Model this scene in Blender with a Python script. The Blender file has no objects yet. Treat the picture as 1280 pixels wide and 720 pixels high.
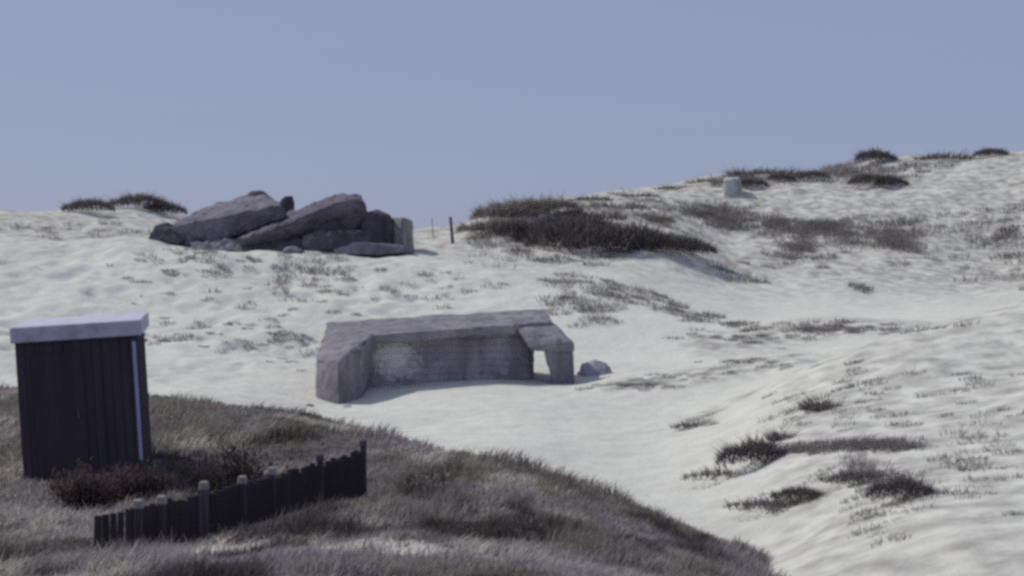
import bpy, bmesh, math, random
import numpy as np
from mathutils import Vector, Matrix

random.seed(7)
RNG = np.random.default_rng(11)
R = math.radians
scene = bpy.context.scene
COL = scene.collection

# ------------------------------------------------------------------ camera
F = 2030.0
EYE = 4.6
PITCH = math.atan(60 / F)
CP, SP = math.cos(PITCH), math.sin(PITCH)
cam_d = bpy.data.cameras.new('camera')
cam_d.sensor_width = 36
cam_d.lens = 36 * F / 1280
cam_d.clip_end = 6000
cam_d.clip_start = 0.1
cam = bpy.data.objects.new('camera', cam_d)
COL.objects.link(cam)
cam.location = (0, 0, EYE)
cam.rotation_euler = (math.pi / 2 - PITCH, 0, 0)
scene.camera = cam


def at(px, py, Y):
    """point at distance Y seen at photo pixel (px, py)"""
    a, b = px - 640, 360 - py
    dy = F * CP + b * SP
    dz = -F * SP + b * CP
    t = Y / dy
    return Vector((a * t, Y, EYE + dz * t))


# ------------------------------------------------------------------ noise
def vnoise(x, y, seed=0):
    xi = np.floor(x).astype(np.int64); yi = np.floor(y).astype(np.int64)
    fx = x - xi; fy = y - yi
    fx = fx * fx * fx * (fx * (fx * 6 - 15) + 10); fy = fy * fy * fy * (fy * (fy * 6 - 15) + 10)

    def h(a, b):
        n = (a * 374761393 + b * 668265263 + seed * 1442695041) & 0xffffffff
        n = ((n ^ (n >> 13)) * 1274126177) & 0xffffffff
        n = n ^ (n >> 16)
        return (n & 0xffff) / 65535.0 * 2 - 1
    return (h(xi, yi) * (1 - fx) + h(xi + 1, yi) * fx) * (1 - fy) + (h(xi, yi + 1) * (1 - fx) + h(xi + 1, yi + 1) * fx) * fy


def fbm(x, y, seed=0, octs=4):
    s = 0; a = 1; t = 0
    c, sn = math.cos(.6), math.sin(.6)
    for o in range(octs):
        s = s + a * vnoise(x, y, seed + o * 17)
        t += a; a *= .5
        x, y = (x * c - y * sn) * 2.03 + 5.2, (x * sn + y * c) * 2.03 + 1.7
    return s / t


# ------------------------------------------------------------------ thin plate spline terrain
def tps_coords(x, y):
    d = y + 15.0
    return np.stack([x / d * 2.4, np.log(d) * 1.25], -1)


class TPS:
    def __init__(self, pts, lam=2e-4):
        p = np.array(pts, float)
        c = tps_coords(p[:, 0], p[:, 1]); n = len(p)
        self.c = c
        K = self.k(np.linalg.norm(c[:, None] - c[None], axis=-1)) + lam * np.eye(n)
        P = np.hstack([np.ones((n, 1)), c])
        A = np.block([[K, P], [P.T, np.zeros((3, 3))]])
        self.w = np.linalg.solve(A, np.concatenate([p[:, 2], np.zeros(3)]))

    @staticmethod
    def k(r):
        return np.where(r > 1e-9, r * r * np.log(np.maximum(r, 1e-9)), 0)

    def __call__(self, x, y):
        x = np.asarray(x, float); y = np.asarray(y, float); sh = x.shape
        q = tps_coords(x.ravel(), y.ravel()); out = np.zeros(len(q))
        for i in range(0, len(q), 20000):
            s = slice(i, i + 20000)
            r = np.linalg.norm(q[s, None] - self.c[None], axis=-1)
            out[s] = self.k(r) @ self.w[:-3] + self.w[-3] + q[s] @ self.w[-2:]
        return out.reshape(sh)


SAND = [
    # flat floor of the blowout
    (-22, -5, 0), (0, -5, 0), (25, -5, 1.5), (-25, 10, 0), (-6, 12, 0), (4, 12, 0), (-25, 25, .1), (-8, 26, -.1), (2, 26, 0),
    (-8, 36, 0), (0, 35, 0), (3.5, 34, .05), (-20, 38, .2), (14, 8, 1.0), (22, 14, 1.8),
]
for p in [
    # round the middle bunker
    (200, 500, 44.5), (300, 500, 45), (380, 507, 46.5), (432, 506, 47), (500, 497, 47.5), (560, 487, 48.5), (620, 482, 49),
    (665, 480, 50), (700, 481, 50), (730, 478, 50.8), (480, 530, 41), (600, 520, 42), (700, 510, 43),
    (680, 466, 52.6), (682, 444, 55.5), (740, 458, 54), (640, 420, 60), (560, 425, 59), (450, 430, 57),
    # left slope up to the ruin
    (250, 455, 53), (100, 460, 52), (360, 450, 54), (250, 405, 60), (100, 405, 60), (380, 395, 62), (250, 352, 68),
    (100, 350, 68), (400, 352, 68), (540, 385, 64), (560, 350, 69), (650, 380, 65), (640, 350, 69),
    (150, 306, 75), (200, 307, 76), (250, 312, 76), (300, 316, 76), (400, 319, 76), (480, 318, 76), (520, 319, 76), (60, 308, 76), (-80, 308, 76),
    (560, 313, 79), (610, 312, 79),
    (540, 288, 96), (500, 290, 94), (585, 288, 93), (400, 296, 92), (250, 294, 90), (165, 287, 90), (80, 285, 90),
    (155, 257, 106), (190, 255, 106), (222, 272, 104), (260, 288, 104), (80, 262, 106), (-60, 262, 106),
    # middle dune
    (593, 292, 84), (604, 277, 86), (620, 264, 87), (650, 259, 88), (700, 256, 90), (735, 251, 93), (625, 300, 81),
    (660, 283, 84), (720, 282, 86), (790, 288, 86), (850, 292, 86), (680, 325, 76), (760, 325, 77), (840, 322, 79), (700, 345, 72), (790, 350, 72),
    # high right dune
    (790, 247, 100), (830, 239, 105), (900, 228, 108), (960, 218, 112), (1000, 220, 112), (1060, 210, 115), (1100, 200, 118),
    (1140, 197, 118), (1280, 188, 118), (1420, 190, 118), (830, 268, 95), (900, 270, 98), (1000, 262, 100), (1100, 258, 101), (1280, 255, 101),
    (900, 302, 90), (1000, 302, 91), (1100, 308, 90), (1280, 300, 92), (900, 342, 80), (1000, 350, 80), (1100, 352, 80), (1280, 345, 82),
    (830, 375, 69), (930, 388, 69), (1030, 386, 70), (1130, 386, 71), (1280, 375, 72),
    (740, 352, 70), (780, 372, 67), (850, 392, 65), (920, 405, 64),
    # low humps in the valley
    (1280, 396, 62), (1130, 401, 62), (1060, 397, 62), (990, 396, 62), (930, 408, 61), (860, 425, 59), (780, 440, 57), (1000, 438, 56.5), (900, 443, 56), (1110, 418, 57), (1060, 398, 65), (990, 398, 65),
    (770, 472, 49), (850, 459, 50), (930, 447, 50), (1000, 443, 50), (780, 490, 46.8), (870, 484, 47.2), (950, 474, 47.5), (850, 461, 53), (930, 452, 53.5), (1000, 446, 53),
    # near right dune
    (1140, 412, 43), (1085, 431, 42.5), (1015, 457, 41.5), (945, 494, 40), (870, 535, 38), (1280, 372, 44), (1120, 445, 47), (1040, 462, 46.5),
    (1100, 500, 34), (1000, 522, 34), (1100, 580, 27), (1000, 592, 28), (900, 605, 29.5), (1110, 650, 22), (1000, 682, 22.5),
    (1280, 450, 36), (1280, 600, 24), (1280, 715, 18), (940, 700, 23.5), (1080, 715, 19.5),
]:
    SAND.append(tuple(at(*p)))
for x in (-90, -45, 0, 45, 90):
    SAND += [(x, 150, 2.0), (x * 1.4, 200, 1.5)]
SAND += [(-60, 60, 2.5), (-60, 90, 6), (70, 60, 4), (75, 90, 8), (-50, 40, 1), (50, 40, 4.5), (40, 25, 3)]
sand_tps = TPS(SAND)


def smooth(a, b, x):
    t = np.clip((x - a) / (b - a), 0, 1)
    return t * t * (3 - 2 * t)


def sand_z(x, y):
    x = np.asarray(x, float); y = np.asarray(y, float)
    yy = np.minimum(y, 210.)
    sc = np.where(y > 210, (210. + 15) / (y + 15), 1)
    z = sand_tps(x * sc, yy)
    far = smooth(150, 260, y)
    z = z * (1 - far) + (-1.0) * far
    z = np.maximum(z, -2.)
    u = x / np.maximum(y, 5)
    rough = .35 + .65 * smooth(.02, -.06, u) * smooth(44, 56, y)           # left slope is trodden and hummocky
    rough = np.maximum(rough, smooth(66, 84, y))
    rough = np.maximum(rough, .32 * smooth(.13, .2, u) * (1 - smooth(44, 48, y)))
    n = .30 * fbm(x / 7., y / 9., 3, 3) + .22 * fbm(x / 2.2, y / 3.0, 8, 3)
    n = n + .06 * fbm(x / .7, y / .9, 21, 2)
    trod = smooth(.06, -.02, u) * smooth(42, 50, y) * (1 - smooth(72, 78, y))
    n = n - .16 * trod * smooth(.12, .5, fbm(x / .8 + 3, y / 1.0, 43, 2))      # trodden hollows
    dist = np.hypot(x - (-1.7), y - 50)
    calm = smooth(5, 9, dist) * .8 + .2
    return z + n * rough * calm * (1 - far)


BANK = []
CREST = [(-160, 494, 30), (-60, 496, 30), (60, 498, 30), (195, 503, 30), (300, 513, 30), (400, 527, 29), (480, 548, 28), (560, 573, 26.5), (650, 586, 25),
         (730, 616, 23), (800, 656, 20.5), (860, 694, 18.5), (925, 722, 17)]
for (px, py, Y) in CREST:
    c = at(px, py, Y)
    BANK.append(tuple(c))
    d = Vector((c.x * .25 + 1.2, c.y)).normalized()
    k = smooth(500, 800, np.array(float(px)))
    ox, oy = d.x * (1 - k) + .75 * k, d.y * (1 - k) + .66 * k
    BANK.append((c.x + ox * 2.5, c.y + oy * 2.5, c.z - .85))
    BANK.append((c.x + ox * 6, c.y + oy * 6, -.7))
    BANK.append((c.x + ox * 12, c.y + oy * 12, -1.5))
for p in [(300, 560, 24.5), (150, 560, 23), (0, 560, 23), (200, 596, 20.5), (500, 622, 19), (400, 692, 13.5), (640, 702, 13.5), (700, 655, 18), (200, 712, 13),
          (60, 706, 14.1), (165, 690, 15), (255, 678, 16), (340, 650, 17.6), (400, 632, 18.9), (456, 614, 20.2), (0, 700, 14.6), (-100, 690, 15), (560, 640, 18), (850, 730, 14.8), (450, 590, 22)]:
    BANK.append(tuple(at(*p)))
BANK += [(-6, 6, 2.6), (0, 6, 2.6), (3, 8, 2.2), (-12, 6, 2.5), (-20, 6, 2.4), (-18, 20, 1.8), (-22, 30, 1.3), (0, 0, 2.95), (-8, 0, 2.9), (6, 0, 2.7), (-20, 0, 2.6),
         (0, -8, 2.9), (-15, -8, 2.9), (8, -8, 2.3), (7, 8, .6), (6.5, 12, .0), (12, 4, .4), (12, 12, -1.), (16, -6, .5), (-16, 45, -1.5), (0, 45, -1.5), (14, 30, -1.5)]
bank_tps = TPS(BANK)


def bank_z(x, y):
    z = bank_tps(x, y)
    z = z + .10 * fbm(x / 2.1, y / 2.6, 31, 3) + .05 * fbm(x / .6, y / .8, 37, 2)
    return np.maximum(z, -2.)


# ------------------------------------------------------------------ materials
def new_mat(name, rough=.9, spec=.2):
    m = bpy.data.materials.new(name); m.use_nodes = True
    nt = m.node_tree
    b = nt.nodes['Principled BSDF']
    b.inputs['Roughness'].default_value = rough
    b.inputs['Specular IOR Level'].default_value = spec
    return m, nt, b


def mix_color(nt, fac, c1, c2):
    n = nt.nodes.new('ShaderNodeMix'); n.data_type = 'RGBA'
    if isinstance(fac, float): n.inputs[0].default_value = fac
    else: nt.links.new(fac, n.inputs[0])
    for i, c in ((6, c1), (7, c2)):
        if isinstance(c, tuple): n.inputs[i].default_value = (*c, 1)
        else: nt.links.new(c, n.inputs[i])
    return n.outputs[2]


def noise_fac(nt, vec, scale, detail=4, lo=.35, hi=.65, rough=.55, stretch=None):
    if stretch:
        mp = nt.nodes.new('ShaderNodeMapping'); mp.inputs['Scale'].default_value = stretch
        nt.links.new(vec, mp.inputs[0]); vec = mp.outputs[0]
    n = nt.nodes.new('ShaderNodeTexNoise'); n.inputs['Scale'].default_value = scale; n.inputs['Detail'].default_value = detail
    n.inputs['Roughness'].default_value = rough
    nt.links.new(vec, n.inputs['Vector'])
    r = nt.nodes.new('ShaderNodeMapRange'); r.inputs[1].default_value = lo; r.inputs[2].default_value = hi
    nt.links.new(n.outputs['Fac'], r.inputs[0])
    return r.outputs[0], n.outputs['Fac']


def bump(nt, b, height, dist, strength=1.):
    bp = nt.nodes.new('ShaderNodeBump'); bp.inputs['Distance'].default_value = dist; bp.inputs['Strength'].default_value = strength
    nt.links.new(height, bp.inputs['Height'])
    prev = b.inputs['Normal'].links
    if prev: nt.links.new(prev[0].from_socket, bp.inputs['Normal'])
    nt.links.new(bp.outputs[0], b.inputs['Normal'])


def pos(nt, obj=False):
    if obj:
        return nt.nodes.new('ShaderNodeTexCoord').outputs['Object']
    return nt.nodes.new('ShaderNodeNewGeometry').outputs['Position']


def mat_sand():
    m, nt, b = new_mat('dune_sand', .95, .1)
    p = pos(nt)
    f1, n1 = noise_fac(nt, p, .22, 5, .35, .7)
    f2, n2 = noise_fac(nt, p, 1.6, 5, .36, .68)
    f3, n3 = noise_fac(nt, p, 9., 4, .3, .7)
    c = mix_color(nt, f1, SAND_C[0], SAND_C[1])
    att = nt.nodes.new('ShaderNodeAttribute'); att.attribute_name = 'ground_tone'
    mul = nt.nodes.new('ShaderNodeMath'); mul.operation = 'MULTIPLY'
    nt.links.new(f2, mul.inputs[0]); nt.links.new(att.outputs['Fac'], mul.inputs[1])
    c = mix_color(nt, mul.outputs[0], c, SAND_C[2])  # dark tone for plant litter and for painted dune shade
    nt.links.new(c, b.inputs['Base Color'])
    bump(nt, b, n2, .18, .5)
    bump(nt, b, n3, .03, .6)
    return m


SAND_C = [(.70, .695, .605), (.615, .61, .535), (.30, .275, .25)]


def mat_concrete(name, c1, c2, c3=None, scale=1.2, stain=None, boards=0.):
    m, nt, b = new_mat(name, .92, .15)
    p = pos(nt, True)
    f1, n1 = noise_fac(nt, p, scale * .7, 7, .38, .62, .62)
    f2, n2 = noise_fac(nt, p, scale * 5, 6, .3, .7)
    c = mix_color(nt, f1, c1, c2)
    hf = nt.nodes.new('ShaderNodeMath'); hf.operation = 'MULTIPLY'; hf.inputs[1].default_value = .45; nt.links.new(f2, hf.inputs[0])
    c = mix_color(nt, hf.outputs[0], c, tuple(x * .7 for x in c2))
    fs, _ = noise_fac(nt, p, scale * 1.0, 5, .50, .72, stretch=(2.6, 2.6, .3))      # run-down streaks
    c = mix_color(nt, fs, c, c3 or tuple(x * .45 for x in c1))
    fl, _ = noise_fac(nt, p, scale * 1.6, 6, .60, .70, .7)                          # pale lichen and lime blooms
    lm = nt.nodes.new('ShaderNodeMath'); lm.operation = 'MULTIPLY'; lm.inputs[1].default_value = .6; nt.links.new(fl, lm.inputs[0])
    c = mix_color(nt, lm.outputs[0], c, tuple(min(.6, x * 1.5) for x in c1))
    if stain:
        (sx, sy, sz, r) = stain
        d = nt.nodes.new('ShaderNodeVectorMath'); d.operation = 'DISTANCE'
        d.inputs[1].default_value = (sx, sy, sz); nt.links.new(p, d.inputs[0])
        ad = nt.nodes.new('ShaderNodeMath'); ad.operation = 'MULTIPLY_ADD'; ad.inputs[1].default_value = 1.4; nt.links.new(n2, ad.inputs[0]); nt.links.new(d.outputs['Value'], ad.inputs[2])
        mr = nt.nodes.new('ShaderNodeMapRange'); mr.inputs[1].default_value = r + .35; mr.inputs[2].default_value = r + 1.0; mr.inputs[3].default_value = .9; mr.inputs[4].default_value = 0
        nt.links.new(ad.outputs[0], mr.inputs[0])
        c = mix_color(nt, mr.outputs[0], c, (.78, .75, .74))
    nt.links.new(c, b.inputs['Base Color'])
    if boards:                                                                     # shuttering board marks
        sx = nt.nodes.new('ShaderNodeSeparateXYZ'); nt.links.new(p, sx.inputs[0])
        w = nt.nodes.new('ShaderNodeMath'); w.operation = 'PINGPONG'; w.inputs[1].default_value = boards / 2; nt.links.new(sx.outputs[2], w.inputs[0])
        r = nt.nodes.new('ShaderNodeMapRange'); r.inputs[1].default_value = 0; r.inputs[2].default_value = .025; nt.links.new(w.outputs[0], r.inputs[0])
        bump(nt, b, r.outputs[0], .02, .8)
    bump(nt, b, n2, .06, .6)
    bump(nt, b, n1, .2, .6)
    return m


def mat_wood(name, c1, c2, scale=6., grooves=None):
    m, nt, b = new_mat(name, .85, .2)
    p = pos(nt, True)
    f1, n1 = noise_fac(nt, p, scale, 5, .3, .7, stretch=(1, 1, .12))
    nt.links.new(mix_color(nt, f1, c1, c2), b.inputs['Base Color'])
    bump(nt, b, n1, .01, .6)
    return m


def mat_paint(name, c, worn):
    m, nt, b = new_mat(name, .6, .3)
    p = pos(nt, True)
    f1, n1 = noise_fac(nt, p, 5., 6, .5, .8)
    nt.links.new(mix_color(nt, f1, c, worn), b.inputs['Base Color'])
    bump(nt, b, n1, .004, .5)
    return m


def mat_blade(name, rough=.8):
    """colour of each blade is stored on the blade"""
    m, nt, b = new_mat(name, rough, .12)
    a = nt.nodes.new('ShaderNodeAttribute'); a.attribute_name = 'tint'
    nt.links.new(a.outputs['Color'], b.inputs['Base Color'])
    tr = nt.nodes.new('ShaderNodeBsdfTranslucent'); nt.links.new(a.outputs['Color'], tr.inputs[0])
    mx = nt.nodes.new('ShaderNodeMixShader'); mx.inputs[0].default_value = .5
    nt.links.new(b.outputs[0], mx.inputs[1]); nt.links.new(tr.outputs[0], mx.inputs[2])
    nt.links.new(mx.outputs[0], nt.nodes['Material Output'].inputs[0])
    return m


def mat_soil():
    m, nt, b = new_mat('bank_turf', .95, .1)
    p = pos(nt)
    f1, n1 = noise_fac(nt, p, .8, 5, .35, .65)
    f2, n2 = noise_fac(nt, p, 7., 5, .4, .7)
    c = mix_color(nt, f1, (.13, .112, .112), (.20, .175, .165))
    c = mix_color(nt, f2, c, (.06, .055, .05))
    att = nt.nodes.new('ShaderNodeAttribute'); att.attribute_name = 'ground_tone'
    c = mix_color(nt, att.outputs['Fac'], c, (.48, .45, .39))
    nt.links.new(c, b.inputs['Base Color'])
    bump(nt, b, n2, .08, .8)
    return m


M = {
    'sand': mat_sand(), 'soil': mat_soil(), 'blade': mat_blade('dry_grass_blade'),
    'bunker': mat_concrete('bunker_concrete', (.35, .32, .345), (.19, .172, .20)),
    'bunker_wall': mat_concrete('bunker_recess_concrete', (.30, .28, .29), (.21, .20, .21)),
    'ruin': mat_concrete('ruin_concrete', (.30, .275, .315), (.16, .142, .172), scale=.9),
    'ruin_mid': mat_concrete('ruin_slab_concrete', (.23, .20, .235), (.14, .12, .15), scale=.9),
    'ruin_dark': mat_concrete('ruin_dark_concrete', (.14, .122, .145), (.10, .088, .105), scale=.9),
    'pale': mat_concrete('pale_concrete', (.40, .38, .36), (.31, .30, .29)),
    'white': mat_concrete('whitewashed_concrete', (.62, .62, .58), (.52, .52, .49)),
    'rock': mat_concrete('boulder_concrete', (.48, .46, .51), (.38, .36, .41)),
    'hut_wood': mat_wood('dark_tarred_wood', (.085, .07, .08), (.055, .045, .055)),
    'fence_wood': mat_wood('dark_fence_wood', (.07, .058, .066), (.045, .038, .045)),
    'post_wood': mat_wood('weathered_post_wood', (.36, .33, .30), (.24, .22, .21)),
    'grey_wood': mat_wood('grey_driftwood', (.13, .11, .13), (.09, .075, .09)),
    'paint': mat_paint('lilac_white_paint', (.56, .54, .62), (.30, .28, .31)),
    'strip': mat_paint('pale_blue_paint', (.42, .43, .62), (.36, .36, .50)),
    'twig': mat_wood('bush_twig', (.10, .07, .06), (.06, .045, .04)),
}


# ------------------------------------------------------------------ helpers
def tag(o, label=None, cat=None, group=None, kind=None):
    if label: o['label'] = label
    if cat: o['category'] = cat
    if group: o['group'] = group
    if kind: o['kind'] = kind
    return o


def empty(name, loc, rz=0):
    o = bpy.data.objects.new(name, None); COL.objects.link(o)
    o.location = loc; o.rotation_euler = (0, 0, rz); o.empty_display_size = .3
    return o


def link(name, me, mat, parent=None, loc=None):
    if mat: me.materials.append(mat)
    o = bpy.data.objects.new(name, me); COL.objects.link(o)
    if parent: o.parent = parent
    if loc is not None: o.location = loc
    return o


def grid_mesh(name, X, Y, Z, attr=None):
    n, m = X.shape
    v = np.stack([X, Y, Z], -1).reshape(-1, 3)
    idx = np.arange(n * m).reshape(n, m)
    q = np.stack([idx[:-1, :-1], idx[:-1, 1:], idx[1:, 1:], idx[1:, :-1]], -1).reshape(-1, 4)
    me = bpy.data.meshes.new(name)
    me.vertices.add(len(v)); me.vertices.foreach_set('co', v.astype(np.float32).ravel())
    me.loops.add(q.size); me.loops.foreach_set('vertex_index', q.astype(np.int32).ravel())
    me.polygons.add(len(q)); me.polygons.foreach_set('loop_start', np.arange(0, q.size, 4, dtype=np.int32))
    me.polygons.foreach_set('use_smooth', np.ones(len(q), bool))
    if attr is not None:
        a = me.attributes.new('ground_tone', 'FLOAT', 'POINT'); a.data.foreach_set('value', attr.astype(np.float32).ravel())
    me.update(); me.validate()
    return me


def blades_mesh(name, base, direc, length, width, lean, tint, segs=2):
    """curved tapering grass blades; base Nx3, direc = heading angle, lean = sideways reach per length, tint Nx3"""
    n = len(base)
    h = np.stack([np.cos(direc), np.sin(direc), np.zeros(n)], -1)
    s = np.stack([-np.sin(direc), np.cos(direc), np.zeros(n)], -1)
    rot = RNG.uniform(-1.2, 1.2, n)
    s2 = s * np.cos(rot)[:, None] + h * np.sin(rot)[:, None]
    rows = []
    for k in range(segs):
        t = k / segs
        p = base + np.array([0, 0, 1.]) * (length * (t - .35 * lean * t * t))[:, None] + h * (length * lean * t ** 1.8)[:, None]
        w = (width * (1 - .55 * t) * .5)[:, None]
        rows += [p - s2 * w, p + s2 * w]
    t = 1
    rows.append(base + np.array([0, 0, 1.]) * (length * (1 - .35 * lean))[:, None] + h * (length * lean)[:, None])
    V = np.stack(rows, 1); k = V.shape[1]
    off = (np.arange(n) * k)[:, None]
    loops = []; starts = []
    per = []
    for i in range(segs - 1):
        per.append([2 * i, 2 * i + 1, 2 * i + 3, 2 * i + 2])
    per.append([2 * segs - 2, 2 * segs - 1, 2 * segs])
    flat = np.concatenate([np.array(f) for f in per])
    lo = (off + flat[None]).ravel()
    lens = np.array([len(f) for f in per]); st = np.concatenate([[0], np.cumsum(lens)[:-1]])
    starts = (np.arange(n) * lens.sum())[:, None] + st[None]
    me = bpy.data.meshes.new(name)
    me.vertices.add(n * k); me.vertices.foreach_set('co', V.astype(np.float32).ravel())
    me.loops.add(len(lo)); me.loops.foreach_set('vertex_index', lo.astype(np.int32))
    me.polygons.add(starts.size); me.polygons.foreach_set('loop_start', starts.astype(np.int32).ravel())
    me.update()
    a = me.attributes.new('tint', 'FLOAT_COLOR', 'POINT')
    tc = np.concatenate([np.repeat(tint, k, 0), np.ones((n * k, 1))], 1)
    a.data.foreach_set('color', tc.astype(np.float32).ravel())
    return me


def hull_mesh(name, pts, origin, bev=.06, cuts=5, res=.17, amp=.04, nscale=1.4, seed=0):
    """a chunk of concrete: hull of the corner points, chipped edges, uneven faces"""
    bm = bmesh.new()
    for p in pts: bm.verts.new(Vector(p) - Vector(origin))
    r = bmesh.ops.convex_hull(bm, input=bm.verts)
    bmesh.ops.delete(bm, geom=[g for g in set(r['geom_interior'] + r['geom_unused']) if isinstance(g, bmesh.types.BMVert)], context='VERTS')
    bmesh.ops.dissolve_limit(bm, angle_limit=R(6), verts=bm.verts, edges=bm.edges)
    if bev:
        bmesh.ops.bevel(bm, geom=list(bm.edges), offset=bev, segments=1, affect='EDGES', profile=.5, clamp_overlap=True)
    bmesh.ops.triangulate(bm, faces=bm.faces)
    for _ in range(cuts):
        long = [e for e in bm.edges if e.calc_length() > res]
        if not long: break
        bmesh.ops.subdivide_edges(bm, edges=long, cuts=1)
        bmesh.ops.triangulate(bm, faces=[f for f in bm.faces if len(f.verts) > 3])
    bm.normal_update()
    V = np.array([v.co[:] for v in bm.verts]) / nscale * 2 + seed * 7.3
    d = fbm(V[:, 0] + V[:, 2] * .7, V[:, 1] - V[:, 2] * .9, seed + 50, 3)
    e = fbm(V[:, 2] * 2.3 + V[:, 1], V[:, 0] * 2.3 - V[:, 1], seed + 90, 3)
    g = fbm(V[:, 0] * 6 + V[:, 2] * 5, V[:, 1] * 6 - V[:, 2] * 4, seed + 120, 2)
    for v, a, b_, c_ in zip(bm.verts, d, e, g):
        edge = max([abs(ed.calc_face_angle(0.)) for ed in v.link_edges] or [0.])
        chip = -1.6 * max(0., c_ + .15) if edge > .3 else 0.
        v.co += v.normal * amp * (a * 1.0 + b_ * .8 + c_ * .35 + chip)
    me = bpy.data.meshes.new(name); bm.to_mesh(me); bm.free()
    for p in me.polygons: p.use_smooth = True
    me.set_sharp_from_angle(angle=R(19))
    return me


def chunk(name, pts, mat, parent=None, **k):
    P = [at(*p) for p in pts]
    o = parent.matrix_world.translation if parent else None
    if parent is None:
        c = sum(P, Vector()) / len(P); c.z = min(p.z for p in P)
    else:
        c = parent.location.copy()
    me = hull_mesh(name, P, c, **k)
    ob = link(name, me, mat, parent)
    if parent is None: ob.location = c
    return ob


def boulder(name, c, size, mat, seed, rz=0):
    bm = bmesh.new(); bmesh.ops.create_icosphere(bm, subdivisions=4, radius=1)
    for v in bm.verts:
        q = v.co.copy()
        n = fbm(np.array([q.x * 1.3 + seed + q.z]), np.array([q.y * 1.3 - q.z * .8]), seed, 3)[0]
        n2 = fbm(np.array([q.x * 5 + seed + q.z * 4]), np.array([q.y * 5 - q.z * 3]), seed + 5, 2)[0]
        v.co = q * (1 + .28 * n + .09 * n2)
        v.co.x *= size[0]; v.co.y *= size[1]; v.co.z *= size[2]
    me = bpy.data.meshes.new(name); bm.to_mesh(me); bm.free()
    for p in me.polygons: p.use_smooth = True
    o = link(name, me, mat); o.location = c; o.rotation_euler = (0, 0, rz)
    return o


def bar(bm, a, b, w, d, taper=1.):
    a = Vector(a); b = Vector(b); ax = (b - a).normalized()
    side = ax.cross(Vector((0, 1, 0)));
    if side.length < .05: side = Vector((1, 0, 0))
    side.normalize(); fr = side.cross(ax).normalized()
    vs = []
    for p, s in ((a, 1), (b, taper)):
        for i, j in ((-1, -1), (1, -1), (1, 1), (-1, 1)):
            vs.append(bm.verts.new(p + side * i * w * s / 2 + fr * j * d * s / 2))
    for f in ((0, 1, 2, 3), (7, 6, 5, 4), (0, 4, 5, 1), (1, 5, 6, 2), (2, 6, 7, 3), (3, 7, 4, 0)):
        bm.faces.new([vs[i] for i in f])
    bmesh.ops.recalc_face_normals(bm, faces=bm.faces)


def bm_obj(name, bm, mat, parent=None, bev=.008):
    if bev:
        bmesh.ops.bevel(bm, geom=list(bm.edges), offset=bev, segments=1, affect='EDGES', clamp_overlap=True)
    me = bpy.data.meshes.new(name); bm.to_mesh(me); bm.free()
    return link(name, me, mat, parent)


# ------------------------------------------------------------------ ground
rows = np.concatenate([np.exp(np.linspace(np.log(7), np.log(38), 60))[:-1], np.exp(np.linspace(np.log(38), np.log(165), 560)), np.exp(np.linspace(np.log(165), np.log(3500), 40))[1:]])
us = np.linspace(-.75, .75, 520)
D, U = np.meshgrid(rows, us, indexing='ij')
GY = D - 15; GX = U * D
GZ = sand_z(GX, GY)
uu = GX / np.maximum(GY, 5)
litter_shade = .25 + .75 * smooth(70, 85, GY)
litter_shade = np.maximum(litter_shade, .26 * smooth(.03, -.04, uu) * smooth(44, 52, GY))
litter_shade = np.maximum(litter_shade, .8 * smooth(.13, .19, uu) * (1 - smooth(42, 48, GY)))
litter_shade *= 1 - .8 * smooth(.0, .05, uu) * smooth(52, 56, GY) * (1 - smooth(66, 74, GY))
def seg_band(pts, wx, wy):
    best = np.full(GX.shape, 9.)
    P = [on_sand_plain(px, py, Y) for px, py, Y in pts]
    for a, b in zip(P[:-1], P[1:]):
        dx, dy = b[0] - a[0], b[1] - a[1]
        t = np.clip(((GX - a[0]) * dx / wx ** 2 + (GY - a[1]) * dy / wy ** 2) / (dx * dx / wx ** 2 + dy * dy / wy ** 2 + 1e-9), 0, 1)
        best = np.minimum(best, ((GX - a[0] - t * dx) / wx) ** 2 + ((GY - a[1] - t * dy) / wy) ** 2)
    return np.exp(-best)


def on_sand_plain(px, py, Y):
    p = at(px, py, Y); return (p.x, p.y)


# plant litter along the valley humps and dune toes, plus dune shading painted in
litter_shade = np.maximum(litter_shade, 1.5 * seg_band([(765, 482, 48), (850, 474, 48.3), (930, 463, 48.6), (1000, 452, 49)], .7, 1.0))
litter_shade = np.maximum(litter_shade, 1.1 * seg_band([(890, 432, 58), (980, 416, 59), (1060, 412, 59.5), (1140, 416, 60)], 1.2, 2.2))
litter_shade = np.maximum(litter_shade, 1.4 * seg_band([(740, 350, 70), (790, 370, 67), (850, 392, 65), (930, 407, 63)], .8, .9))
litter_shade = np.maximum(litter_shade, 1.3 * seg_band([(950, 572, 30.5), (1040, 560, 30.5), (1140, 557, 30.5)], .3, .5))
litter_shade = np.maximum(litter_shade, 1.0 * seg_band([(875, 528, 39.6), (945, 487, 42.0), (1015, 450, 43.8), (1085, 424, 45.0), (1140, 407, 45.6)], .7, 1.1))  # grey shade behind the near dune crest, painted with litter
litter_shade = np.maximum(litter_shade, .8 * seg_band([(850, 262, 97), (905, 282, 93), (975, 288, 92), (1035, 290, 92)], 3.0, 3.0))
litter_shade = np.maximum(litter_shade, .8 * seg_band([(1000, 318, 87), (1080, 300, 90), (1140, 310, 88)], 2.6, 3.0))
litter_shade = np.clip(litter_shade, 0, 1.2)
ground = link('ground', grid_mesh('ground', GX, GY, GZ, litter_shade), M['sand'])
tag(ground, kind='structure')

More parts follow.
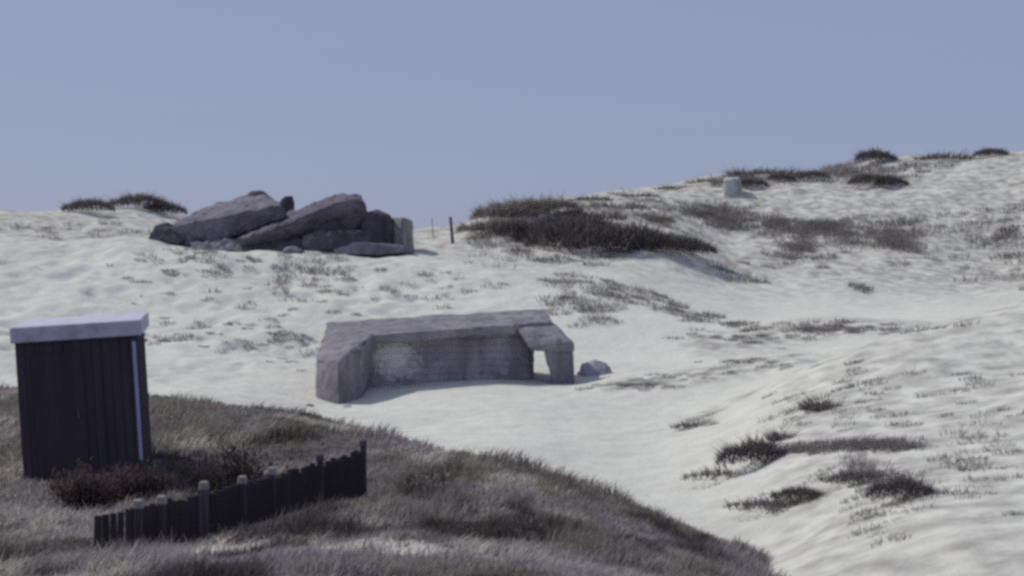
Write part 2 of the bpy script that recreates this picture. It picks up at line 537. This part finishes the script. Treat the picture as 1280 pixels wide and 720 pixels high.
# wind-blown sand lying bare between the grass at the near edge
def bare(x, y):
    g = 1.2 * np.exp(-((x + 1.36) / .55) ** 2 - ((y - 14.1) / .75) ** 2) + .9 * np.exp(-((x + .95) / .3) ** 2 - ((y - 13.6) / .7) ** 2) \
        + 1.05 * np.exp(-((x + 2.85) / .5) ** 2 - ((y - 14.5) / .6) ** 2) + .8 * np.exp(-((x + 2.3) / .28) ** 2 - ((y - 14.9) / .5) ** 2) + .75 * np.exp(-((x + .2) / .9) ** 2 - ((y - 13.5) / .4) ** 2)
    return smooth(.3, .75, g + .45 * fbm(x / .35, y / .5, 97, 3))


# foreground bank
rows = np.exp(np.linspace(np.log(7), np.log(58), 300)); us = np.linspace(-.62, .62, 380)
D, U = np.meshgrid(rows, us, indexing='ij')
BY = D - 15; BX = U * D
bank = link('terrain_bank', grid_mesh('terrain_bank', BX, BY, bank_z(BX, BY), bare(BX, BY)), M['soil'])
tag(bank, kind='structure')

# ------------------------------------------------------------------ grass on the bank
def bank_grass(n, name):
    D = np.exp(RNG.uniform(np.log(8.5), np.log(36), n * 2)); u = RNG.uniform(-.40, .24, n * 2)
    x = u * D; y = D
    zb = bank_z(x, y); zs = sand_z(x, y)
    ok = (zb > zs - .03) & (RNG.uniform(0, 1, len(x)) > .86 * bare(x, y))
    # thinner towards the sand edge
    x, y, zb = x[ok][:n], y[ok][:n], zb[ok][:n]
    n = len(x)
    patch = fbm(x / 1.5, y / 2.4, 61, 4); fine = fbm(x / .35, y / .5, 67, 2)
    strip = np.exp(-((x + 1.40) / .8) ** 2 - ((y - 14.1) / .6) ** 2) + np.exp(-((x + 2.85) / .8) ** 2 - ((y - 14.5) / .45) ** 2) + .8 * np.exp(-((x + .3) / 1.2) ** 2 - ((y - 13.6) / .5) ** 2)
    straw = np.clip(smooth(.1, .6, patch + .4 * fine + .45 * (1 - smooth(12.5, 15.5, y)) - .12) * .8 + strip * smooth(-.75, -.1, fine + patch), 0, 1)
    mauve = smooth(-.2, .4, fbm(x / 2.2 + 9, y / 3.2, 71, 3))
    dark = smooth(.05, .45, fbm(x / 1.1 - 4, y / 1.6, 77, 3))
    c = np.array([.30, .265, .238])[None] * (1 - mauve[:, None]) + np.array([.41, .35, .372])[None] * mauve[:, None]
    c = c * (1 - .72 * dark[:, None])
    c = c * (1 - straw[:, None]) + np.array([.72, .66, .58])[None] * straw[:, None]
    c = c * RNG.uniform(.6, 1.35, n)[:, None]
    green = smooth(.1, .5, fbm(x / .9 + 3, y / 1.3, 79, 3)) * (1 - straw)
    c = c * (1 - green[:, None] * np.array([.16, .10, .22])[None])
    L = RNG.uniform(.05, .15, n) * (.75 + 1.5 * smooth(.05, .6, fbm(x / .7, y / .9, 83, 3))) * (1 + .5 * straw)
    fy = np.interp(x, [-5.0, -3.5, -3.03, -2.6, -2.23, -1.83], [14.0, 15.0, 16.0, 17.6, 18.9, 20.2])
    near = smooth(-.15, .0, fy - y) * 0 + (smooth(-.3, .05, fy - y) * (1 - smooth(.9, 2.2, fy - y)) * (x < -1.7))
    L = L * (1 - .7 * near)
    W = RNG.uniform(.005, .011, n) * (1 + y / 22.)
    ang = RNG.normal(.2, 1.1, n)
    lean = RNG.uniform(.25, .95, n) + .55 * straw
    me = blades_mesh(name, np.stack([x, y, zb - .01], -1), ang, L, W, lean, c)
    o = link(name, me, M['blade'])
    return tag(o, 'dense dry mauve-brown grass with straw patches covering the foreground bank', 'grass', kind='stuff')


bank_grass(190000, 'grass')


def tuft_mesh(name, n, rx, ry, h, w, spread, dark, tintvar=.35, dome=.0):
    a = RNG.uniform(0, 2 * math.pi, n); r = np.sqrt(RNG.uniform(0, 1, n))
    x = np.cos(a) * r * rx; y = np.sin(a) * r * ry
    wob = 1 + .5 * fbm(x / rx * 1.7 + dark[0] * 90, y / ry * 1.7 + h * 5, int(n + h * 37), 2)
    z = np.maximum(0, 1 - r * r) ** .5 * dome * wob - .06
    L = h * RNG.uniform(.45, 1.1, n) * (1 - .35 * r) * wob
    L = L * np.where(RNG.uniform(0, 1, n) < .10, 1.75, 1.)
    head = a + RNG.normal(0, .6, n) + .25
    tint = np.array(dark)[None] * RNG.uniform(1 - tintvar, 1 + tintvar, n)[:, None]
    st = RNG.uniform(0, 1, n) < .12
    tint[st] = np.array([.26, .23, .18]) * RNG.uniform(.7, 1.2, st.sum())[:, None]
    return blades_mesh(name, np.stack([x, y, z], -1), head, L, w * RNG.uniform(.7, 1.4, n), spread * RNG.uniform(.4, 1.3, n) * (.4 + .8 * r), tint)


BR = (.30, .265, .24); DK = (.15, .13, .135); MID = (.22, .20, .185)
TUFTS = {
    'tall': [tuft_mesh('marram_tuft', 260, .45, .4, .75, .03, .8, DK), tuft_mesh('marram_tuft', 300, .55, .45, .65, .03, .9, DK)],
    'low': [tuft_mesh('marram_tuft', 420, 1.1, .6, .42, .03, .8, DK, dome=.12), tuft_mesh('marram_tuft', 420, 1.3, .7, .38, .035, .9, MID, dome=.15)],
    'brown': [tuft_mesh('marram_clump', 1100, 1.5, .9, .75, .035, .9, BR, tintvar=.6, dome=.6), tuft_mesh('marram_clump', 1100, 1.7, 1.0, .7, .035, .9, (.25, .22, .205), tintvar=.6, dome=.5)],
    'mass': [tuft_mesh('marram_clump', 1500, 1.5, .9, .65, .035, .7, (.13, .11, .125), dome=.65), tuft_mesh('marram_clump', 1500, 1.7, 1.0, .6, .035, .7, (.14, .12, .13), dome=.55)],
}


def on_sand(px, py, Y0=15., Y1=125.):
    """first ground point on the sight line through this photo pixel"""
    Ys = np.linspace(Y0, Y1, 1100)
    P = np.array([at(px, py, 1.0)[:]])[0]
    dx, dz = P[0], P[2] - EYE
    gz = sand_z(dx * Ys, Ys)
    hit = np.where(EYE + dz * Ys <= gz)[0]
    if len(hit) == 0:
        k = int(np.argmin(EYE + dz * Ys[Ys > 30] - gz[Ys > 30])) + int((Ys <= 30).sum())
    else: k = hit[0]
    return Vector((dx * Ys[k], Ys[k], gz[k]))


cnt = {'brown': 0, 'tall': 0, 'low': 0, 'mass': 0}


def tuft(px, py, kind, s, label, group, sx=1.):
    v = TUFTS[kind]; me = v[cnt[kind] % len(v)]; cnt[kind] += 1
    name = 'marram_clump' if kind in ('mass', 'brown') else 'marram_tuft'
    o = bpy.data.objects.new(name, me); COL.objects.link(o)
    if not me.materials: me.materials.append(M['blade'])
    o.location = on_sand(px, py); o.scale = (s * sx, s, s); o.rotation_euler = (0, 0, RNG.uniform(-.5, .5))
    return tag(o, label, 'grass tuft', group)


G1 = 'marram clumps along the undercut of the middle dune'
for a in [
    (652, 296, 'mass', .75, 'small ragged marram clump at left end of the dark grass belt on middle dune'),
    (690, 305, 'mass', 1.0, 'dark round marram clump on the left part of the middle dune belt'),
    (722, 314, 'mass', 1.45, 'biggest blackest marram clump hanging low in the middle dune belt'),
    (700, 294, 'mass', 1.0, 'dark marram clump above the gap between the round and the blackest clump'),
    (742, 298, 'mass', .95, 'dark marram clump on the upper edge of the belt above the blackest clump'),
    (760, 310, 'mass', 1.05, 'dark marram clump just right of the blackest clump in the belt'),
    (800, 312, 'mass', 1.1, 'wide dark marram clump in the right half of the belt'),
    (835, 315, 'mass', .9, 'dark marram clump second from the right end of the belt'),
    (866, 318, 'mass', .65, 'low dark marram clump closing the right end of the belt'),
]: tuft(*a, G1, 1.25)
G2 = 'marram clumps on top of the middle dune'
for a in [
    (618, 276, 'brown', .7, 'brownish marram clump on the left shoulder of the middle dune top'),
    (648, 266, 'brown', .8, 'broad marram clump capping the middle dune above the bare sand'),
    (690, 266, 'brown', .85, 'marram clump along the middle dune skyline right of its peak'),
    (714, 272, 'brown', .5, 'small marram clump below the middle dune skyline at its right end'),
    (822, 280, 'brown', .55, 'lone olive marram clump on pale sand above the dark belt'),
]: tuft(*a, G2, 1.3)
for a in [
    (604, 292, 'brown', .7, 'greyish loose marram tuft hanging down the left edge of the middle dune'),
    (624, 290, 'brown', .75, 'greyish loose marram tuft on the left slope under the middle dune shoulder'),
    (632, 272, 'brown', .8, 'brown marram clump between the left shoulder and the peak of the middle dune'),
    (668, 264, 'brown', .7, 'brown marram clump exactly on the peak of the middle dune'),
    (735, 275, 'low', 1.5, 'thin marram tuft on pale sand just right of the middle dune grass cap'),
    (765, 262, 'low', 1.4, 'thin marram tuft high above the dark belt toward the skyline'),
]: tuft(*a, G2, 1.3)
G3 = 'marram tufts on the skyline of the high right dune'
for a in [
    (738, 251, 'low', .9, 'low marram tuft at the foot of the right skyline slope'),
    (785, 247, 'low', 1.1, 'low marram tuft on the skyline between middle and high dune'),
    (840, 237, 'low', .9, 'small marram tuft low on the high dune skyline'),
    (895, 229, 'low', 1.2, 'marram tuft on the skyline just left of the pale block'),
    (926, 221, 'tall', 1.4, 'marram tuft on the skyline just above the pale block'),
    (940, 234, 'mass', .55, 'dark marram clump directly right of the pale block'),
    (962, 219, 'low', 1.5, 'wide marram tuft on the first rounded top of the skyline'),
    (976, 227, 'mass', .5, 'dark marram clump trailing off right of the first rounded top'),
    (1012, 225, 'mass', .6, 'dark marram clump standing in the dip of the right skyline'),
    (1038, 219, 'low', 1.3, 'marram tuft climbing out of the skyline dip'),
    (1096, 203, 'mass', .8, 'flat dark marram clump on the highest point of the skyline'),
    (1088, 231, 'mass', .75, 'long dark marram clump below the highest point of the skyline'),
    (1115, 233, 'mass', .65, 'dark marram clump below the skyline, right of the long clump'),
    (1180, 200, 'low', 1.6, 'low marram tuft far right on the high dune skyline'),
    (1240, 196, 'mass', .6, 'round marram clump last on the right of the skyline'),
]: tuft(*a, G3, 1.35)
G4 = 'marram tufts on the near right slope'
for a in [
    (945, 582, 'mass', .42, 'darkest bushy marram clump alone on the near right slope'),
    (908, 597, 'low', .55, 'low marram tuft just left below the darkest clump'),
    (868, 534, 'low', .45, 'flat marram tuft at the toe of the near right dune'),
    (1000, 627, 'mass', .22, 'ragged marram clump lower down the near right slope'),
    (968, 637, 'low', .5, 'flat marram tuft left beside the ragged lower clump'),
    (1026, 512, 'tall', .6, 'small upright marram tuft high on the near right slope'),
    (975, 550, 'tall', .45, 'small marram tuft just above the darkest clump'),
    (1076, 601, 'low', .5, 'marram tuft on the near right slope right of the darkest clump'),
    (1128, 625, 'mass', .28, 'large dark marram clump near the right end of the near slope'),
]: tuft(*a, G4, 1.3)

# scattered small dune grass nobody could count
def scatter(spots, name, label):
    B = []; A = []; L = []; W = []; LE = []; T = []
    for (px, py, wpx, hpx, n, size) in spots:
        for _ in range(n):
            q = on_sand(px + RNG.normal(0, wpx), py + RNG.normal(0, hpx), 15, 122)
            k = int(RNG.integers(30, 70)); sz = size * RNG.uniform(.6, 1.3)
            a = RNG.uniform(0, 6.283, k); r = np.sqrt(RNG.uniform(0, 1, k)) * sz * .8
            b = np.stack([q.x + np.cos(a) * r * 1.3, q.y + np.sin(a) * r * .8, np.zeros(k)], -1)
            b[:, 2] = sand_z(b[:, 0], b[:, 1]) - .02
            B.append(b); A.append(a + RNG.normal(.2, .7, k)); L.append(sz * RNG.uniform(.3, .75, k)); W.append(RNG.uniform(.008, .02, k) * (q.y / 50 + .3)); LE.append(RNG.uniform(.3, 1., k))
            base = np.array([.26, .235, .23]) * RNG.uniform(.7, 1.3)
            T.append(base[None] * RNG.uniform(.7, 1.4, k)[:, None])
    c = np.concatenate
    me = blades_mesh(name, c(B), c(A), c(L), c(W), c(LE), c(T))
    return tag(link(name, me, M['blade']), label, 'dune grass', kind='stuff')


scatter([
    # behind the bunker, right
    (745, 392, 22, 9, 26, .5), (720, 375, 22, 8, 14, .45), (770, 365, 16, 6, 10, .45), (700, 352, 24, 6, 14, .5),
    # toe of the middle dune
    (760, 356, 9, 3, 8, .4), (800, 371, 12, 4, 12, .45), (840, 386, 12, 4, 12, .45), (880, 398, 12, 3, 12, .4), (925, 405, 12, 3, 9, .35),
    # left slope
    (250, 340, 60, 14, 30, .32), (380, 350, 40, 14, 26, .4), (300, 400, 70, 24, 40, .25), (230, 430, 30, 6, 16, .25), (360, 430, 20, 12, 16, .25), (540, 360, 50, 12, 26, .35),
    (400, 335, 16, 10, 12, .5), (270, 318, 60, 5, 22, .45),
    # right face
    (905, 280, 18, 7, 34, .75), (975, 285, 20, 6, 46, .8), (1030, 288, 22, 5, 46, .75), (1000, 312, 14, 9, 44, .6), (1122, 300, 16, 12, 80, .75), (1060, 296, 30, 12, 40, .7), (890, 266, 30, 5, 40, .7), (925, 342, 22, 7, 14, .6), (1070, 361, 10, 2, 5, .5),
    (870, 260, 40, 6, 14, .6), (940, 226, 36, 4, 26, .9), (1045, 217, 22, 4, 26, .8), (1110, 212, 26, 6, 30, .8), (1250, 300, 40, 24, 70, .75),
    # valley hump
    (800, 482, 28, 3, 22, .2), (850, 473, 40, 3, 14, .16), (960, 455, 40, 3, 14, .18), (1030, 412, 60, 5, 60, .3), (940, 424, 40, 4, 26, .25),
    # near right slope
    (1010, 563, 24, 3, 46, .2), (1070, 558, 26, 3, 60, .22), (1120, 558, 20, 4, 40, .22), (1000, 515, 26, 14, 18, .2), (1080, 500, 30, 30, 26, .2), (970, 630, 24, 4, 30, .16), (1080, 598, 30, 4, 36, .18), (1090, 640, 30, 20, 26, .2), (1200, 560, 50, 50, 60, .25),
    (1060, 590, 24, 8, 16, .22), (880, 528, 12, 6, 6, .2), (100, 290, 60, 5, 14, .6), (640, 310, 14, 8, 14, .6), (600, 296, 8, 8, 10, .7), (770, 275, 50, 12, 26, .7), (700, 325, 30, 5, 14, .5),
], 'dune_grass', 'sparse small grass shoots dotted over the pale dune slopes')

# far left knoll: grass cap
G5 = 'marram clumps on the far left knoll'
for a in [
    (172, 259, 'mass', .85, 'dark marram clump on top of the knoll at far left'),
    (205, 268, 'mass', .75, 'dark marram clump on the right shoulder of the far left knoll'),
    (110, 265, 'mass', .8, 'marram clump left of the far knoll top'),
]: tuft(*a, G5, 1.3)

# ------------------------------------------------------------------ middle bunker
bo = at(560, 500, 50.5); bo.z = 0
bk = empty('concrete_bunker', bo)
bk.matrix_world = Matrix.Translation(bo)
tag(bk, 'low half buried concrete bunker with deep front recess, standing alone on the pale sand', 'bunker')
B = dict(bev=.03, amp=.04)
chunk('roof_slab', [(412, 402, 53), (683, 385.5, 53.3), (692, 402, 51.6), (642, 406, 50.6), (465, 419, 49.2),
                    (420, 415, 53), (683, 399, 53.3), (690, 412, 51.6), (642, 417, 50.6), (465, 431, 49.2)], M['bunker'], bk, seed=1, **B)
chunk('back_wall', [(440, 425, 49.75), (660, 408, 51.1), (668, 525, 50.9), (440, 530, 49.75), (430, 408, 52.9), (667, 398, 52.7), (667, 520, 52.7), (425, 520, 52.9)],
      mat_concrete('recess_wall_concrete', (.43, .385, .43), (.25, .22, .255), boards=.22, stain=(*(at(492, 444, 49.95) - bo), .60)), bk, seed=2, bev=.04, amp=.035)
chunk('wing_wall', [(410, 401, 52.9), (467, 417, 49.25), (395, 450, 48.3), (423, 449, 47.2), (450, 441, 48.0),
                    (395, 525, 48.3), (423, 530, 47.2), (446, 530, 48.0), (462, 525, 51.2), (410, 510, 52.8)], M['bunker'], bk, seed=3, **B)
chunk('wing_slab', [(643, 408, 50.7), (692, 403, 51.8), (665, 432, 50.1), (717, 428, 50.2), (664, 438, 50.15), (718, 441, 50.2), (717, 436, 52.0), (690, 414, 51.9), (652, 416, 51.2), (668, 437, 51.4)], M['bunker'], bk, seed=4, bev=.03, amp=.03)
chunk('wing_wall', [(679, 438, 50.22), (717, 438, 50.27), (719, 500, 50.2), (697, 500, 50.15), (682, 438, 51.2), (716, 436, 51.9), (718, 500, 52.0), (699, 500, 51.2)], M['bunker'], bk, seed=5, bev=.03, amp=.03)
tag(boulder('concrete_boulder', at(743, 474, 52.6), (.58, .52, .52), M['rock'], 4), 'smooth rounded lilac-grey boulder on the sand against the right end of the bunker', 'boulder')
tag(chunk('concrete_rubble', [(416, 518, 46.6), (430, 508, 46.4), (440, 506, 46.6), (436, 516, 46.3), (428, 506, 47), (441, 510, 47), (420, 520, 47)], M['rock'], seed=6, bev=.02, amp=.02),
    'small lilac rubble chunk below the left front corner of the bunker', 'rubble', 'rubble in front of the bunker')
tag(chunk('concrete_rubble', [(378, 507, 46.6), (390, 505, 46.4), (396, 511, 46.6), (386, 514, 46.4), (384, 504, 47.1), (394, 508, 47.1), (380, 512, 47)], M['grey_wood'], seed=7, bev=.02, amp=.02),
    'thin dark flat rubble piece on sand left of the bunker corner', 'rubble', 'rubble in front of the bunker')

# ------------------------------------------------------------------ toppled ruin on the ridge
GR = 'toppled concrete blocks on the left ridge'
K = dict(bev=.025, amp=.09, nscale=1.0)
tag(chunk('concrete_slab', [(212, 284, 77), (352, 256, 77.2), (333, 243, 81), (318, 240, 81.5), (244, 264, 81), (222, 300, 77.2), (270, 303, 77.3), (360, 270, 77.4), (350, 290, 82), (230, 300, 82)],
          M['ruin'], seed=11, **K), 'long grey concrete slab tilted up to the right, left one of the two leaning slabs', 'slab', GR)
tag(chunk('concrete_slab', [(292, 302, 75.6), (345, 272, 79.5), (425, 240.5, 79.5), (447, 242, 79.3), (437, 248, 76.9), (336, 289, 75.6), (458, 254, 77.2), (464, 296, 78.4), (380, 306, 77.4), (310, 310, 76.5), (450, 300, 82), (350, 300, 82)],
          M['ruin_mid'], seed=12, **K), 'huge leaning concrete slab with big dark face and rounded top, right of the long slab', 'slab', GR)
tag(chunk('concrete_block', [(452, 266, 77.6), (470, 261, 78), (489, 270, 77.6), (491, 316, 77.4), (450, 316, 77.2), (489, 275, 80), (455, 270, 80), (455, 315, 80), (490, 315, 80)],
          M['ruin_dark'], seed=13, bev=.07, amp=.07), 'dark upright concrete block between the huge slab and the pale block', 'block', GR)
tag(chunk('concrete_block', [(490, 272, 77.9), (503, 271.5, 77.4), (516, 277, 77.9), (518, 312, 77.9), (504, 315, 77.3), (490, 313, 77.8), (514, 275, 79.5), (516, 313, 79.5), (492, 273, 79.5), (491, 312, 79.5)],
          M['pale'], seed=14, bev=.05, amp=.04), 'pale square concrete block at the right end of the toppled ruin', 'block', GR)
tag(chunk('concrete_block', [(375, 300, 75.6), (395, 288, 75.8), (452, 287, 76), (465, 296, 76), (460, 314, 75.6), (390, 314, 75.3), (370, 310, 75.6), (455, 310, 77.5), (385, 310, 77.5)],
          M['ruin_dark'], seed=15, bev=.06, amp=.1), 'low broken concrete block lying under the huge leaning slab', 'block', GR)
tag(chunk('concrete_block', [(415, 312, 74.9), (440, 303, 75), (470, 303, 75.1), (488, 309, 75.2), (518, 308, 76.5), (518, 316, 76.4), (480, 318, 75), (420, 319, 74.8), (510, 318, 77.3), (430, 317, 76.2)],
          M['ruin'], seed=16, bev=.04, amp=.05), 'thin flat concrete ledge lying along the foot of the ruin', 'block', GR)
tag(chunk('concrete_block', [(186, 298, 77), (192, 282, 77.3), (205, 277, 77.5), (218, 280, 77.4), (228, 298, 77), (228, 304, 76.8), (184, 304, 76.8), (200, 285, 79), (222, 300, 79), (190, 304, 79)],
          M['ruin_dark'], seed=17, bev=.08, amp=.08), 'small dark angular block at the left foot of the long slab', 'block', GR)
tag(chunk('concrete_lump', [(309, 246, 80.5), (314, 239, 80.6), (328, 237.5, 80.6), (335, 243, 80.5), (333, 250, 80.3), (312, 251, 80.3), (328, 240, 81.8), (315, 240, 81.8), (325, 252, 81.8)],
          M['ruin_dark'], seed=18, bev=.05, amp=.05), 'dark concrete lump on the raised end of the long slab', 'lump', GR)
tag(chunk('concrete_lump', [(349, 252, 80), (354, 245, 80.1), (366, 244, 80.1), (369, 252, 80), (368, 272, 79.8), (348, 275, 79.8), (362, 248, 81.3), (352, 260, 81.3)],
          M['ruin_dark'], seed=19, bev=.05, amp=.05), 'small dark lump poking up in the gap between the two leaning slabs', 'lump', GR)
for i, (px, py, s, lab) in enumerate([(240, 305, .45, 'small grey stone in the sand below the left end of the long slab'), (272, 309, .4, 'small grey stone in the sand below the middle of the long slab'),
                                      (345, 309, .5, 'grey stone in the sand below the gap between the slabs'), (366, 313, .35, 'smallest grey stone just left of the low broken block')]):
    q = on_sand(px, py + 3, 60); tag(boulder('loose_stone', q + Vector((0, 0, s * .15)), (s * 1.3, s, s * .7), M['ruin'], 30 + i, i), lab, 'stone', 'loose stones below the ruin')

tag(chunk('concrete_block', [(236, 302, 76.6), (300, 297, 77), (360, 297, 76.9), (405, 303, 76.4), (398, 318, 75.8), (240, 314, 76.2), (380, 308, 78.5), (250, 308, 78.5), (320, 320, 75.6), (300, 300, 79)],
          M['ruin'], seed=23, bev=.05, amp=.12), 'long low grey concrete block half buried under the gap between the leaning slabs', 'block', GR)

# pale block on the high dune
q = on_sand(914, 244, 80); Yb = q.y
tag(chunk('concrete_block', [(904, 224, Yb), (925, 222, Yb - .2), (928, 246, Yb), (904, 249, Yb - .2), (905, 223, Yb + 1.5), (925, 222, Yb + 1.5), (926, 246, Yb + 1.5), (906, 247, Yb + 1.5)],
          M['white'], seed=21, bev=.08, amp=.06), 'pale squarish concrete block half sunk into the high dune below the skyline', 'block')

# posts on the saddle
q = on_sand(567, 304, 60)
bm = bmesh.new(); top = at(563, 271, q.y) - q
bar(bm, (0, 0, -.5), top, .17, .15, .8)
o = bm_obj('wooden_post', bm, M['grey_wood'], bev=.015); o.location = q
tag(o, 'short dark leaning wooden post on the saddle right of the ruin', 'post')
q = on_sand(542, 296, 60)
bm = bmesh.new(); bar(bm, (0, 0, -.4), at(540, 272, q.y) - q, .06, .06, .7)
o = bm_obj('wooden_stake', bm, M['post_wood'], bev=.008); o.location = q
tag(o, 'thin faint stake between the pale block and the leaning post', 'stake')

# ------------------------------------------------------------------ hut at the left
hb = Vector((-4.62, 20.5, 1.40))
hut = empty('wooden_hut', hb, R(10.3))
hut.rotation_euler = (0, R(-3.2), R(10.3))
tag(hut, 'small dark tarred wooden hut with pale flat roof edge, far left on the grass bank', 'hut')
W_, D_, H_ = 1.5, 2.1, 2.0
bm = bmesh.new()
nb = 13
for i in range(nb):                      # vertical boards of the front
    a = -W_ + W_ / nb * i
    bar(bm, (a + W_ / nb / 2, .02 + .006 * (i % 2), 0), (a + W_ / nb / 2, .02 + .006 * (i % 2), H_), W_ / nb - .008, .03)
for i in range(16):                      # right side boards
    a = D_ / 16 * i
    bar(bm, (-.02 - .005 * (i % 2), a + .07, 0), (-.02 - .005 * (i % 2), a + .07, H_), .03, D_ / 16 - .008)
bar(bm, (-W_ / 2, D_ / 2 + .03, 0), (-W_ / 2, D_ / 2 + .03, H_ - .004), W_ - .08, D_ - .02)
bm_obj('wall', bm, M['hut_wood'], hut, 0)
bm = bmesh.new(); bar(bm, (-W_ / 2 + .01, D_ / 2, H_), (-W_ / 2 + .01, D_ / 2, H_ + .2), W_ + .10, D_ + .12)
bm_obj('roof', bm, M['paint'], hut, .012)
bm = bmesh.new(); bar(bm, (-.05, -.014, .42), (-.05, -.014, 1.93), .045, .03)
bm_obj('corner_board', bm, M['strip'], hut, .006)
bm = bmesh.new(); bar(bm, (-1.0, -.012, .15), (-1.0, -.012, 1.85), .62, .03)
d = bm_obj('door', bm, M['fence_wood'], hut, .006)
bm = bmesh.new(); bar(bm, (-.78, -.045, 1.0), (-.78, -.045, 1.12), .025, .03)
bm_obj('handle', bm, M['grey_wood'], d, .004)

# ------------------------------------------------------------------ low palisade fence
FP = [(118, 642, 697, 14.55), (165, 632, 688, 15.0), (255, 611, 676, 16.0), (340, 592, 648, 17.6), (400, 575, 630, 18.9), (456, 558, 612, 20.2)]
fo = at(255, 676, 16.0)
fence = empty('palisade_fence', fo)
tag(fence, 'low dark board fence with paler post tops running up the grass bank', 'fence')
bm = bmesh.new(); posts = []
for k in range(len(FP) - 1):
    p0, p1 = FP[k], FP[k + 1]
    a0, a1 = at(p0[0], p0[1], p0[3]), at(p1[0], p1[1], p1[3])
    L = (a1 - a0).length; n = max(4, int(L / .085))
    for i in range(n):
        t = (i + .5) / n
        tp = a0.lerp(a1, t) - fo
        hgt = .06 * random.random() ** 2 + .012 * math.sin(i * .9)
        tp.z -= .02 + hgt
        bt = Vector((tp.x + random.uniform(-.01, .01), tp.y, 0)); bt.z = float(bank_z(np.array([bt.x + fo.x]), np.array([bt.y + fo.y]))[0]) - fo.z - .12
        bar(bm, bt, tp, random.uniform(.058, .076), .022, .95)
bm_obj('board_panel', bm, M['fence_wood'], fence, 0)
for (px, py, Y) in [(173, 629, 15.05), (202, 624, 15.4), (255, 606, 16.0), (303, 599, 16.8), (340, 588, 17.6), (400, 571, 18.9), (454, 553, 20.2)]:
    tp = at(px, py, Y - .05) - fo
    bt = tp.copy(); bt.z = float(bank_z(np.array([bt.x + fo.x]), np.array([bt.y + fo.y]))[0]) - fo.z - .15
    bm = bmesh.new(); bar(bm, bt, tp, .075, .07, .95)
    po = bm_obj('post', bm, M['grey_wood'] if px == 255 else M['hut_wood'], fence, .01)
    bm = bmesh.new(); ax = (tp - bt).normalized(); bar(bm, tp - ax * .05, tp + ax * .035, .098, .092, .85)
    bm_obj('sunlit_post_top', bm, M['post_wood'] if px < 345 else M['grey_wood'], po, .012)  # added paler cap, sunlight on the post top put into colour


# ------------------------------------------------------------------ bushes by the fence
def bush(px, py, Y, rx, ry, h, leafc, label, n=2600, seed=0):
    c = at(px, py, Y); c.z = float(bank_z(np.array([c.x]), np.array([c.y]))[0]) - .02
    o = empty('low_bush', c)
    tag(o, label, 'bush', 'low bushes by the fence')
    bm = bmesh.new(); r_ = random.Random(seed)
    tips = []
    for i in range(34):
        a = r_.uniform(0, 6.283); rr = math.sqrt(r_.random()); hh = h * (.55 + .5 * r_.random()) * (1 - .45 * rr)
        mid = Vector((math.cos(a) * rr * rx * .5, math.sin(a) * rr * ry * .5, hh * .55)); tip = Vector((math.cos(a) * rr * rx, math.sin(a) * rr * ry, hh))
        bar(bm, (mid.x * .2, mid.y * .2, -.05), mid, .016, .016, .7); bar(bm, mid, tip, .011, .011, .5)
        tips += [mid, mid.lerp(tip, .5), tip]
    bm_obj('stem', bm, M['twig'], o, 0)
    k = RNG.integers(0, len(tips), n)
    P = np.array([tips[i][:] for i in k]) + RNG.normal(0, 1, (n, 3)) * np.array([rx, ry, h]) * .13
    P[:, 2] = np.maximum(P[:, 2], .01)
    t = np.array(leafc)[None] * RNG.uniform(.6, 1.5, n)[:, None]
    me = blades_mesh('foliage', P, RNG.uniform(0, 6.283, n), RNG.uniform(.03, .075, n), RNG.uniform(.012, .024, n), RNG.uniform(.3, 1.2, n), t)
    link('foliage', me, M['blade'], o)


bush(290, 604, 18.8, .6, .42, .8, (.055, .045, .04), 'dark rounded bush behind the left half of the low fence', seed=1)
bush(175, 608, 18.8, .36, .35, .48, (.12, .085, .088), 'reddish brown bush at the foot of the dark hut', seed=2)
bush(105, 610, 18.5, .4, .4, .46, (.12, .085, .082), 'reddish bush left in front of the dark hut', seed=3)

# ------------------------------------------------------------------ light
SUN_EL, SUN_AZ = R(47), R(-62)          # azimuth from the viewing direction, negative = left
world = bpy.data.worlds.new('World'); scene.world = world; world.use_nodes = True
nt = world.node_tree
sky = nt.nodes.new('ShaderNodeTexSky'); sky.sky_type = 'NISHITA'; sky.sun_disc = False
sky.sun_elevation = SUN_EL; sky.sun_rotation = SUN_AZ
sky.air_density = 1.0; sky.dust_density = .3; sky.ozone_density = 2.0
hs = nt.nodes.new('ShaderNodeHueSaturation'); hs.inputs['Saturation'].default_value = .75
bg = nt.nodes['Background']; bg.inputs['Strength'].default_value = .1
mxs = nt.nodes.new('ShaderNodeMix'); mxs.data_type = 'RGBA'; mxs.inputs[0].default_value = .87
mxs.inputs[7].default_value = (2.4, 2.85, 4.45, 1)      # even milky lavender-blue of the hazy afternoon sky
nt.links.new(sky.outputs[0], hs.inputs['Color']); nt.links.new(hs.outputs[0], mxs.inputs[6]); nt.links.new(mxs.outputs[2], bg.inputs[0])
sd = bpy.data.lights.new('sun', 'SUN'); sd.energy = 2.4; sd.angle = R(.6); sd.color = (1., .965, .90)
so = bpy.data.objects.new('sun', sd); COL.objects.link(so)
dirv = Vector((math.sin(SUN_AZ) * math.cos(SUN_EL), math.cos(SUN_AZ) * math.cos(SUN_EL), math.sin(SUN_EL)))
so.rotation_euler = dirv.to_track_quat('Z', 'Y').to_euler(); so.location = dirv * 60

scene.view_settings.view_transform = 'Standard'
scene.view_settings.look = 'None'
scene.view_settings.exposure = 0.08
scene.view_settings.gamma = 1
scene.cycles.use_denoising = False
scene.cycles.filter_width = 3.3
scene.cycles.max_bounces = 6
scene.cycles.sample_clamp_indirect = 2.0
